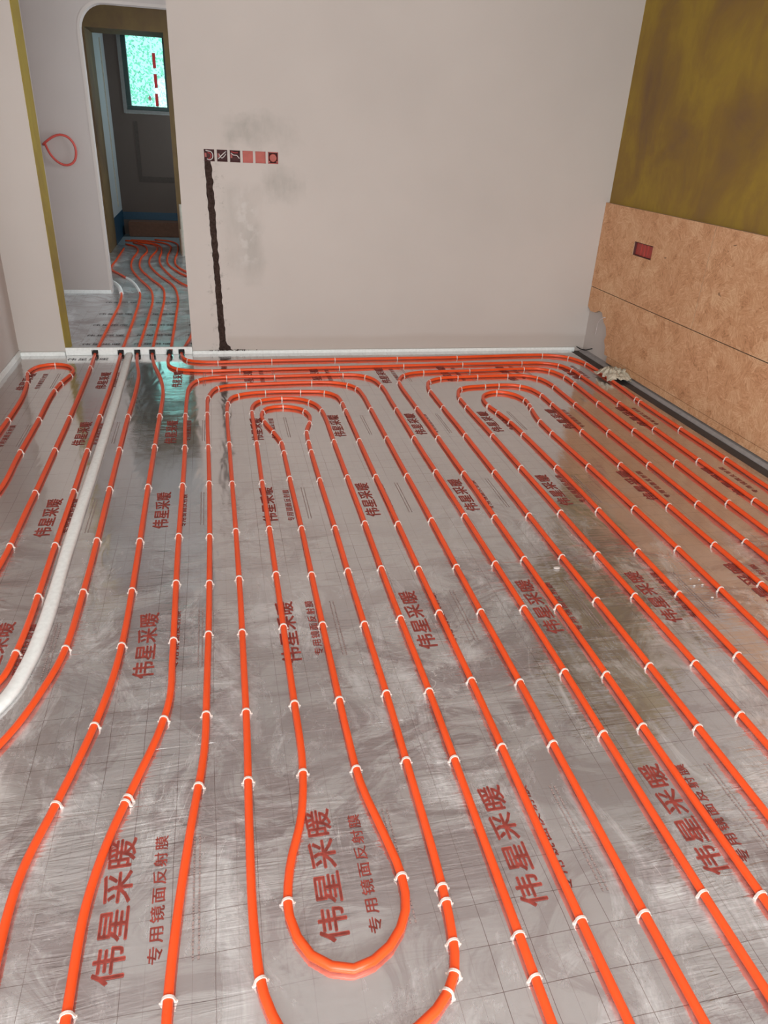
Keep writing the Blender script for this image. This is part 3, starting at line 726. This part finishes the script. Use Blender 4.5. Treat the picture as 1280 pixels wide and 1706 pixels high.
# ------------------------------------------------------------------ heating pipes
RUNS = {
    'L1': [(-2.413, 3.066), (-1.508, 3.066), (-1.277, 3.147), (-1.176, 3.338), (-1.156, 3.619), (-1.156, 3.851), (-1.151, 4.122), (-1.156, 4.384), (-1.186, 4.675), (-1.217, 4.866), (-1.176, 4.987), (-1.086, 5.027), (-1.005, 4.997), (-0.950, 4.886), (-0.955, 4.786), (-0.985, 4.625), (-1.000, 4.444), (-0.995, 3.971), (-0.995, 3.519), (-0.995, 3.117), (-1.036, 2.946), (-1.146, 2.835), (-1.357, 2.795), (-2.413, 2.795)],
    'L2': [(-1.357, 8.496), (-1.227, 8.164), (-0.990, 7.742), (-0.900, 7.360), (-0.865, 6.887), (-0.865, 6.053), (-0.865, 5.278), (-0.855, 4.947), (-0.840, 3.981), (-0.840, 3.016), (-0.845, 2.463), (-0.875, 2.282), (-0.985, 2.131), (-1.206, 2.061), (-2.413, 2.061)],
    'L3': [(-1.126, 10.004), (-1.126, 9.652), (-1.126, 9.149), (-1.116, 8.546), (-0.995, 8.244), (-0.834, 7.832), (-0.724, 7.289), (-0.704, 6.927), (-0.694, 6.012), (-0.694, 5.268), (-0.684, 4.625), (-0.684, 3.509), (-0.674, 2.614), (-0.674, 1.961), (-0.699, 1.810), (-0.804, 1.709), (-1.005, 1.649), (-2.413, 1.649)],
    'P4': [(-1.136, 10.356), (-1.005, 10.155), (-0.945, 9.853), (-0.955, 9.169), (-0.915, 8.616), (-0.794, 8.053), (-0.643, 7.490), (-0.593, 7.048), (-0.583, 6.244), (-0.583, 5.268), (-0.568, 5.047), (-0.538, 4.786), (-0.528, 4.414), (-0.533, 3.991), (-0.528, 3.056), (-0.523, 2.262), (-0.533, 1.940), (-0.563, 1.780), (-0.623, 1.589), (-0.724, 1.428), (-0.885, 1.307), (-1.106, 1.267), (-2.413, 1.267)],
    'P5': [(-1.056, 10.486), (-0.905, 10.255), (-0.834, 9.803), (-0.865, 9.270), (-0.824, 8.626), (-0.684, 8.063), (-0.533, 7.561), (-0.493, 7.108), (-0.488, 6.244), (-0.483, 5.268), (-0.457, 5.027), (-0.397, 4.705), (-0.367, 4.444), (-0.362, 3.981), (-0.362, 3.066), (-0.362, 1.991), (-0.377, 1.770), (-0.407, 1.568), (-0.457, 1.337), (-0.498, 1.156), (-0.503, 0.965), (-0.483, 0.603), (-0.483, 0.101)],
    'P6': [(-0.352, 0.101), (-0.352, 0.855), (-0.347, 1.056), (-0.322, 1.206), (-0.271, 1.387), (-0.231, 1.528), (-0.206, 1.669), (-0.206, 1.860), (-0.211, 2.554), (-0.211, 3.519), (-0.221, 4.022), (-0.221, 4.323), (-0.211, 4.494), (-0.166, 4.625), (-0.090, 4.670), (0.020, 4.685), (0.332, 4.685), (0.794, 4.695), (0.905, 4.675), (0.975, 4.605), (1.010, 4.444), (1.010, 4.122), (1.005, 3.519), (1.005, 2.011), (0.995, 0.834), (0.995, 0.101)],
    'P7': [(-0.171, 0.101), (-0.171, 0.784), (-0.161, 0.955), (-0.136, 1.206), (-0.106, 1.458), (-0.101, 1.659), (-0.090, 2.614), (-0.096, 3.619), (-0.101, 4.122), (-0.096, 4.293), (-0.040, 4.474), (0.050, 4.514), (0.141, 4.524), (0.563, 4.544), (0.704, 4.529), (0.794, 4.484), (0.840, 4.404), (0.855, 4.273), (0.855, 4.022), (0.850, 3.016), (0.840, 1.609), (0.834, 0.603), (0.834, 0.101)],
    'P8': [(0.689, 0.101), (0.689, 0.834), (0.694, 2.011), (0.696, 3.519), (0.699, 4.012), (0.699, 4.162), (0.684, 4.273), (0.623, 4.343), (0.503, 4.363), (0.251, 4.368), (0.121, 4.343), (0.050, 4.293), (0.018, 4.182), (0.010, 4.022), (0.010, 3.519), (0.015, 2.614), (0.010, 1.609), (0.000, 1.186), (0.000, 0.925), (0.012, 0.804), (0.060, 0.704), (0.141, 0.664), (0.241, 0.679), (0.332, 0.719), (0.387, 0.779), (0.407, 0.865), (0.417, 1.005), (0.420, 1.408), (0.422, 2.011), (0.422, 3.418), (0.424, 3.559), (0.434, 3.720), (0.462, 3.821), (0.475, 3.941), (0.437, 4.052), (0.337, 4.102), (0.241, 4.077), (0.201, 3.961), (0.213, 3.861), (0.251, 3.700), (0.280, 3.549), (0.282, 3.418), (0.282, 2.011), (0.280, 1.458), (0.287, 1.277), (0.314, 1.126), (0.332, 1.005), (0.322, 0.925), (0.271, 0.855), (0.191, 0.824), (0.111, 0.865), (0.075, 0.955), (0.085, 1.066), (0.126, 1.206), (0.146, 1.367), (0.149, 1.609), (0.151, 2.614), (0.151, 3.821), (0.151, 4.012), (0.161, 4.122), (0.206, 4.208), (0.342, 4.243), (0.452, 4.223), (0.528, 4.142), (0.558, 4.012), (0.559, 3.519), (0.553, 2.312), (0.548, 1.206), (0.543, 0.704), (0.533, 0.101)],
    'Pa': [(-0.201, 6.636), (-0.221, 6.233), (-0.221, 5.781), (-0.256, 5.479), (-0.282, 5.278), (-0.271, 5.168), (-0.231, 5.077), (-0.141, 5.037), (-0.030, 5.027), (0.342, 5.047), (1.257, 5.062), (1.719, 5.072), (2.312, 5.107), (2.453, 5.097), (2.584, 5.047), (2.659, 4.926), (2.679, 4.776), (2.674, 4.524), (2.659, 4.223), (2.644, 4.022), (2.634, 3.117), (2.624, 2.413), (2.614, 0.101)],
    'Pb': [(-1.005, 10.527), (-0.824, 10.396), (-0.734, 10.155), (-0.724, 9.853), (-0.764, 9.280), (-0.734, 8.807), (-0.613, 8.264), (-0.442, 7.701), (-0.372, 7.118), (-0.362, 6.435), (-0.362, 5.288), (-0.367, 5.067), (-0.347, 4.947), (-0.292, 4.876), (-0.181, 4.836), (-0.070, 4.826), (0.111, 4.836), (0.794, 4.861), (1.709, 4.896), (2.172, 4.906), (2.333, 4.896), (2.443, 4.836), (2.488, 4.705), (2.493, 4.524), (2.488, 4.022), (2.473, 3.318), (2.463, 2.614), (2.443, 0.101)],
    'Q1': [(1.126, 0.101), (1.126, 1.005), (1.136, 2.413), (1.141, 3.619), (1.138, 4.223), (1.138, 4.424), (1.151, 4.544), (1.206, 4.655), (1.297, 4.710), (1.408, 4.725), (1.709, 4.735), (2.131, 4.761), (2.232, 4.756), (2.312, 4.705), (2.358, 4.585), (2.363, 4.404), (2.348, 4.022), (2.333, 3.217), (2.317, 2.614), (2.302, 0.101)],
    'Q2': [(1.277, 0.101), (1.287, 1.005), (1.297, 2.413), (1.304, 3.619), (1.307, 4.223), (1.312, 4.384), (1.352, 4.514), (1.448, 4.580), (1.578, 4.595), (1.950, 4.610), (2.071, 4.600), (2.152, 4.544), (2.187, 4.424), (2.187, 4.223), (2.177, 3.821), (2.162, 2.916), (2.152, 2.111), (2.131, 0.101)],
    'Q3': [(1.438, 0.101), (1.448, 1.206), (1.453, 2.413), (1.458, 3.619), (1.458, 4.072), (1.468, 4.223), (1.523, 4.353), (1.609, 4.389), (1.709, 4.399), (1.810, 4.409), (1.910, 4.399), (1.991, 4.343), (2.026, 4.223), (2.026, 4.022), (2.011, 3.519), (2.001, 2.815), (1.996, 2.011), (1.981, 0.101)],
    'Q4': [(1.609, 0.101), (1.619, 1.408), (1.634, 2.312), (1.644, 3.117), (1.641, 3.619), (1.634, 3.770), (1.619, 3.901), (1.601, 4.022), (1.604, 4.122), (1.644, 4.223), (1.744, 4.273), (1.840, 4.223), (1.878, 4.102), (1.860, 3.971), (1.830, 3.800), (1.820, 3.619), (1.820, 3.016), (1.815, 2.212), (1.800, 1.609), (1.780, 0.101)],
    'h7': [(0.503, 7.289), (0.101, 7.390), (-0.141, 7.460), (-0.282, 7.611), (-0.432, 8.003), (-0.603, 8.727), (-0.654, 9.189), (-0.659, 9.752), (-0.694, 10.155), (-0.804, 10.416), (-1.005, 10.577), (-1.166, 10.617)],
    'h8': [(0.503, 7.792), (0.101, 7.892), (-0.141, 7.993), (-0.302, 8.164), (-0.422, 8.445), (-0.543, 8.918), (-0.573, 9.501), (-0.558, 10.004), (-0.583, 10.295), (-0.684, 10.506), (-0.885, 10.657), (-1.106, 10.718)],
    'h9': [(0.503, 8.144), (0.101, 8.194), (-0.151, 8.264), (-0.302, 8.405), (-0.442, 8.797), (-0.478, 9.250), (-0.468, 9.672), (-0.473, 10.104), (-0.503, 10.456), (-0.603, 10.677), (-0.804, 10.798)],
}

PR, PZ = 0.0100, 0.0108
LEVELS = [0.42, 0.83, 1.33, 1.59, 1.95, 2.27, 2.62, 3.09, 3.55, 4.01]
# extra clips on bends and cross runs: nearest point on the run
EXTRA = {
    'L1': [(-1.20, 4.65), (-1.22, 4.84), (-1.08, 5.02), (-0.955, 4.78), (-1.0, 4.47), (-0.985, 4.62)],
    'L2': [(-0.85, 4.93)], 'L3': [], 'P4': [], 'P5': [],
    'P6': [(-0.165, 4.62), (0.02, 4.68), (0.33, 4.68), (0.79, 4.7), (0.95, 4.65), (1.01, 4.45), (-0.29, 1.32)],
    'P7': [(-0.045, 4.47), (0.14, 4.52), (0.56, 4.54), (0.79, 4.48), (0.84, 4.4), (-0.1, 4.29)],
    'P8': [(0.02, 4.2), (0.07, 4.31), (0.25, 4.37), (0.47, 4.36), (0.64, 4.33), (0.70, 4.14), (0.335, 4.1), (0.212, 3.86), (0.46, 3.8), (0.43, 3.70), (0.25, 3.70),
           (0.20, 4.19), (0.34, 4.24), (0.36, 4.24), (0.51, 4.16), (0.37, 0.745), (0.385, 0.76), (0.415, 0.95), (0.412, 0.925), (0.08, 1.0), (0.33, 1.02), (0.28, 3.42), (0.42, 3.42), (0.545, 0.73)],
    'Pa': [(-0.23, 5.06), (-0.03, 5.03), (0.34, 5.05), (0.79, 5.06), (1.25, 5.06), (1.71, 5.07), (2.41, 5.1), (2.61, 5.02), (2.67, 4.86), (2.64, 4.07)],
    'Pb': [(-0.30, 4.88), (-0.07, 4.83), (0.11, 4.84), (0.79, 4.86), (1.23, 4.87), (1.70, 4.9), (2.17, 4.9), (2.45, 4.82), (2.49, 4.7), (2.49, 4.55)],
    'Q1': [(1.14, 4.5), (1.20, 4.65), (1.38, 4.72), (1.71, 4.74), (2.13, 4.76), (2.31, 4.72), (2.36, 4.55), (2.36, 4.4)],
    'Q2': [(1.31, 4.3), (1.35, 4.5), (1.44, 4.57), (1.58, 4.6), (1.71, 4.6), (1.95, 4.62), (2.16, 4.54), (2.18, 4.35)],
    'Q3': [(1.46, 4.16), (1.52, 4.35), (1.69, 4.4), (1.79, 4.4), (1.97, 4.36), (2.03, 4.2)],
    'Q4': [(1.59, 4.02), (1.62, 3.88), (1.63, 3.72), (1.75, 4.27), (1.88, 4.1), (1.84, 3.92), (1.82, 3.74)],
}
LABEL = {
    'L1': 'orange heating pipe making a tight hairpin beside the left wall',
    'L2': 'leftmost orange heating pipe passing through the white threshold strip',
    'L3': 'orange heating pipe running along the left side of the white joint strip',
    'P4': 'orange heating pipe running along the right side of the white joint strip',
    'P5': 'orange heating pipe from the fourth threshold sleeve bending to the lower left',
    'P6': 'outermost orange pipe hairpin of the left coil, widest of the nested loops',
    'P7': 'second orange pipe hairpin from the outside of the left coil',
    'P8': 'inner orange pipe coil of the left loops with a keyhole shaped end at its centre',
    'Pa': 'orange heating pipe closest to the end wall and the strand boards',
    'Pb': 'second orange heating pipe from the end wall and the strand boards',
    'Q1': 'outermost orange pipe hairpin of the right coil',
    'Q2': 'second orange pipe hairpin from the outside of the right coil',
    'Q3': 'third orange pipe hairpin of the right coil, around the innermost one',
    'Q4': 'innermost orange pipe hairpin of the right coil',
    'h7': 'lowest of the three red pipes curving in from the right in the hall',
    'h8': 'middle of the three red pipes curving in from the right in the hall',
    'h9': 'upper of the three red pipes curving in from the hall right',
}
# clip: white arch with flared feet
def clip_mesh():
    bm = bmesh.new(); rings = []
    ri, ro = PR+0.0003, PR+0.0026
    path = [(1, -0.0165, -1)]
    cs = []
    for k in range(9):
        a = math.pi * k / 8
        cs.append(((math.cos(a)*ri, math.sin(a)*ri), (math.cos(a)*ro, math.sin(a)*ro)))
    cs = [((ri+0.0004, -PZ+0.0006), (ro+0.0036, -PZ+0.0006)), ((ri, -0.006), (ro+0.0016, -0.005))] + cs + [((-ri, -0.006), (-ro-0.0016, -0.005)), ((-ri-0.0004, -PZ+0.0006), (-ro-0.0036, -PZ+0.0006))]
    hw = 0.0026
    for (a, b) in cs:
        rings.append([bm.verts.new((a[0], -hw, a[1])), bm.verts.new((b[0], -hw, b[1])), bm.verts.new((b[0], hw, b[1])), bm.verts.new((a[0], hw, a[1]))])
    for a, b in zip(rings, rings[1:]):
        for k in range(4): bm.faces.new((a[k], a[(k+1) % 4], b[(k+1) % 4], b[k]))
    bm.faces.new(rings[0][::-1]); bm.faces.new(rings[-1])
    # barbs
    for s_ in (-1, 1):
        bx(bm, s_*(ro+0.001), s_*(ro+0.0052), -0.0012, 0.0012, -PZ+0.0006, -PZ+0.0035)
    bmesh.ops.recalc_face_normals(bm, faces=bm.faces)
    me = bpy.data.meshes.new('clip'); bm.to_mesh(me); bm.free(); me.materials.append(M['clip'])
    return me
CLIP = clip_mesh()
def add_clip(parent, p, t):
    o = link('clip', CLIP, parent)
    o.location = p
    o.rotation_euler = (0, 0, math.atan2(-t.x, t.y) + random.uniform(-0.10, 0.10))
    s_ = random.uniform(0.95, 1.12)
    o.scale = (1.0, s_, 1.0)
random.seed(21)
SLEEVED = ('L2', 'L3', 'P4', 'P5', 'Pb', 'Pa')
def sleeve(parent, path, y0, y1, r, mat, name):
    seg = [p for p in path if y0 <= p.y <= y1]
    if len(seg) < 2: return
    bm = bmesh.new(); tube(bm, seg, r, 14); return from_bm(name, bm, mat, parent, False)
for name, pts in RUNS.items():
    lift = {'L2': 0, 'h7': 0.004, 'h8': 0.0, 'h9': 0.0}.get(name, 0)
    path = catmull([(x, y, PZ + lift) for x, y in pts])
    for p in path:
        p.z += 0.0006 * noise.noise(Vector((p.x*3, p.y*3, 1)))
        if p.y < 4.0:
            p.x += 0.0035 * noise.noise(Vector((p.x*2.0, p.y*1.6, 7)))
    bm = bmesh.new(); tube(bm, path, PR, 14)
    o = from_bm('heating_pipe', bm, M['pipe'], None, True)
    tag(o, LABEL[name], 'pipe', 'hall heating pipes' if name[0] == 'h' else 'orange underfloor heating pipes')
    if name in EXTRA:
        done = []
        for a, b in zip(path, path[1:]):
            t = (b-a).normalized()
            if abs(t.y) < 0.93: continue
            for lv in LEVELS:
                lo, hi = sorted((a.y, b.y))
                if lo <= lv < hi and lv < 4.1:
                    f = (lv-a.y)/(b.y-a.y) + random.uniform(-0.25, 0.25)
                    add_clip(o, a + (b-a)*f, t); done.append(lv)
        for q in EXTRA[name]:
            i = min(range(1, len(path)-1), key=lambda k: (path[k].x-q[0])**2 + (path[k].y-q[1])**2)
            add_clip(o, path[i], (path[i+1]-path[i-1]).normalized())
    if name in SLEEVED:
        i = min(range(len(path)), key=lambda k: abs(path[k].y-5.262))
        c = path[i]; t = (path[max(i-1, 0)] - path[min(i+1, len(path)-1)]).normalized()
        if t.y > 0: t = -t
        bm = bmesh.new(); tube(bm, [c - t*0.020, c + t*0.026], 0.0185, 16)
        s_ = from_bm('sleeve', bm, M['black'], o); s_.location.z = 0.008
    if name == 'L2': sleeve(o, path, 7.28, 7.85, 0.019, M['foam'], 'white_wrap')
    if name == 'L3': sleeve(o, path, 7.32, 8.05, 0.0125, M['foam'], 'white_wrap')

# ------------------------------------------------------------------ printing on the foil
def text_mesh(body, size, bold, sx=1.0, mat=None):
    cu = bpy.data.curves.new('lettering', 'FONT'); cu.body = body; cu.size = size; cu.align_x = 'CENTER'; cu.align_y = 'CENTER'
    cu.offset = bold; cu.resolution_u = 2; cu.space_character = sx
    o = bpy.data.objects.new('lettering', cu); COL.objects.link(o)
    dg = bpy.context.evaluated_depsgraph_get(); dg.update()
    me = bpy.data.meshes.new_from_object(o.evaluated_get(dg)); me.name = 'lettering'
    bpy.data.objects.remove(o)
    me.materials.clear(); me.materials.append(mat)
    return me
BIG = text_mesh('伟星采暖', 0.078, 0.0, 1.06, M['print'])
SMALL = text_mesh('专用镜面反射膜', 0.034, 0.0, 1.22, M['print'])
HALLT = text_mesh('伟星采暖', 0.060, 0.0, 1.1, M['print_black'])
def fit(me, length, height):
    xs_ = [v.co.x for v in me.vertices]; ys_ = [v.co.y for v in me.vertices]
    cx, cy = (max(xs_)+min(xs_))/2, (max(ys_)+min(ys_))/2
    a, b = length/(max(xs_)-min(xs_)), height/(max(ys_)-min(ys_))
    for v in me.vertices: v.co.x = (v.co.x-cx)*a; v.co.y = (v.co.y-cy)*b; v.co.z = 0
def bolden(me, d):
    bm = bmesh.new(); bm.from_mesh(me); base = bm.faces[:]
    for dx, dy in ((d, 0), (-d, 0), (0, d), (0, -d)):
        r = bmesh.ops.duplicate(bm, geom=bm.verts[:0] + bm.edges[:0] + base)
        bmesh.ops.translate(bm, verts=[v for v in r['geom'] if isinstance(v, bmesh.types.BMVert)], vec=(dx, dy, 0))
    bm.to_mesh(me); bm.free()
bolden(BIG, 0.0014); bolden(SMALL, 0.0003)
fit(BIG, 0.335, 0.064); fit(SMALL, 0.30, 0.030); fit(HALLT, 0.27, 0.055)
def fine_print():
    random.seed(4); bm = bmesh.new()
    for ln in range(2):
        x = -0.15
        while x < 0.15:
            w = random.uniform(0.003, 0.008)
            y = -0.012*ln
            bm.faces.new([bm.verts.new(p) for p in ((x, y, 0), (x+w, y, 0), (x+w, y+random.uniform(0.003, 0.005), 0), (x, y+random.uniform(0.003, 0.005), 0))])
            x += w + random.uniform(0.0015, 0.004)
    me = bpy.data.meshes.new('fine_print'); bm.to_mesh(me); bm.free(); me.materials.append(M['print_pale'])
    return me
FINE = fine_print()
random.seed(2)
for ci, cx in enumerate((-2.10, -1.65, -1.20, -0.745, -0.29, 0.163, 0.612, 1.07, 1.527, 1.975, 2.46)):
    for ri, cy in enumerate((-0.78, 0.135, 1.053, 1.96, 2.87, 3.79, 4.70)):
        if cx < -1.3 and cy > 3.0: continue
        sh = sheet_near if cy < 1.4 else sheet_far
        z = 0.0010 if cy < 1.4 else 0.0012
        for nm, me, dx in (('lettering', BIG, 0.0), ('lettering', SMALL, 0.088), ('fine_print', FINE, 0.165)):
            if cx + dx > 2.71: continue
            o = link(nm, me, sh); o.location = (cx+dx, cy + random.uniform(-0.01, 0.01), z); o.rotation_euler = (0, 0, math.pi/2)
for cy in (5.55, 5.80, 6.12, 6.50, 6.95):
    for cx in (-0.86, -0.50, -0.12, 0.3):
        o = link('lettering', HALLT, sheet_hall); o.location = (cx, cy, 0.0012)
o = link('lettering', HALLT, sheet_far); o.location = (-0.90, 5.17, 0.0012)

# ------------------------------------------------------------------ rag, wires, crumbs
random.seed(6)
bm = bmesh.new(); nx, ny = 60, 44
g = []
for i in range(nx+1):
    row = []
    for j in range(ny+1):
        u, v = i/nx*2-1, j/ny*2-1
        r = math.sqrt(u*u+v*v)/1.15
        x, y = u*0.098, v*0.105
        q = Vector((u*1.9, v*1.9, 0))
        ridge = 1-abs(noise.noise(q*1.5+Vector((4, 1, 2))))*2.0
        ridge2 = 1-abs(noise.noise(q*3.1+Vector((1, 7, 2))))*2.0
        h = max(0.0, 1-r**2.2) * (0.012 + 0.045*max(0, ridge) + 0.026*max(0, ridge2)) + 0.0015
        x += 0.030*noise.noise(q*1.3+Vector((9, 0, 0))) + 0.010*noise.noise(q*3+Vector((3, 0, 5)))
        y += 0.030*noise.noise(q*1.3+Vector((0, 9, 0))) + 0.010*noise.noise(q*3+Vector((3, 8, 5)))
        base = 0.019*max(0.0, 1-((x+0.07)/0.05)**2)      # drapes over the pipe below
        row.append(bm.verts.new((x, y, h+base)))
    g.append(row)
for i in range(nx):
    for j in range(ny): bm.faces.new((g[i][j], g[i+1][j], g[i+1][j+1], g[i][j+1]))
rag = from_bm('rag', bm, M['cloth'], None, True)
rag.location = (2.735, 4.545, 0.0015); rag.rotation_euler = (0, 0, 0.15)
sol = rag.modifiers.new('thickness', 'SOLIDIFY'); sol.thickness = 0.0015; sol.offset = 1
tag(rag, 'crumpled beige rag lying on the pipe by the strand boards', 'rag')

bm = bmesh.new()
tube(bm, catmull([(BX0-0.001, 4.985, 0.325), (BX0-0.012, 5.0, 0.318), (BX0-0.010, 5.06, 0.275), (BX0+0.008, 5.10, 0.22), (BX0+0.014, 5.115, 0.16)], 0.012), 0.0028, 8)
tag(from_bm('cable_tail', bm, M['wire_white'], None, True), 'short white cable tail hanging from the broken board corner', 'cable')
bm = bmesh.new()
tube(bm, catmull([(2.782, 5.258, 0.030), (2.80, 5.235, 0.020), (2.822, 5.185, 0.022), (2.850, 5.13, 0.048)], 0.012), 0.004, 8)
tag(from_bm('cable_scrap', bm, M['black'], None, True), 'short black cable scrap lying in the far right corner', 'cable')

# crumbs of debris on the foil
bm = bmesh.new(); random.seed(14)
for (x, y) in ((1.744, 2.05), (1.728, 2.002), (1.765, 2.003), (1.750, 1.918), (1.775, 2.04)):
    s_ = random.uniform(0.003, 0.005)
    bmesh.ops.create_icosphere(bm, subdivisions=1, radius=s_, matrix=Matrix.Translation((x, y, s_*0.7)) @ Matrix.Diagonal((1.4, 1, 0.7, 1)))
tag(from_bm('plaster_crumbs', bm, M['wall_plain']), 'tiny pale plaster crumbs scattered on the foil', 'debris', kind='stuff')
bm = bmesh.new()
bmesh.ops.create_icosphere(bm, subdivisions=2, radius=0.011, matrix=Matrix.Translation((1.242, 2.193, 0.0045)) @ Matrix.Diagonal((1.3, 0.8, 0.35, 1)))
for v in bm.verts: v.co += Vector((noise.noise(v.co*120), noise.noise(v.co*120+Vector((5, 0, 0))), 0))*0.003
tag(from_bm('plaster_flake', bm, M['wall_plain']), 'small pale plaster flake lying on the foil between two pipes', 'debris')
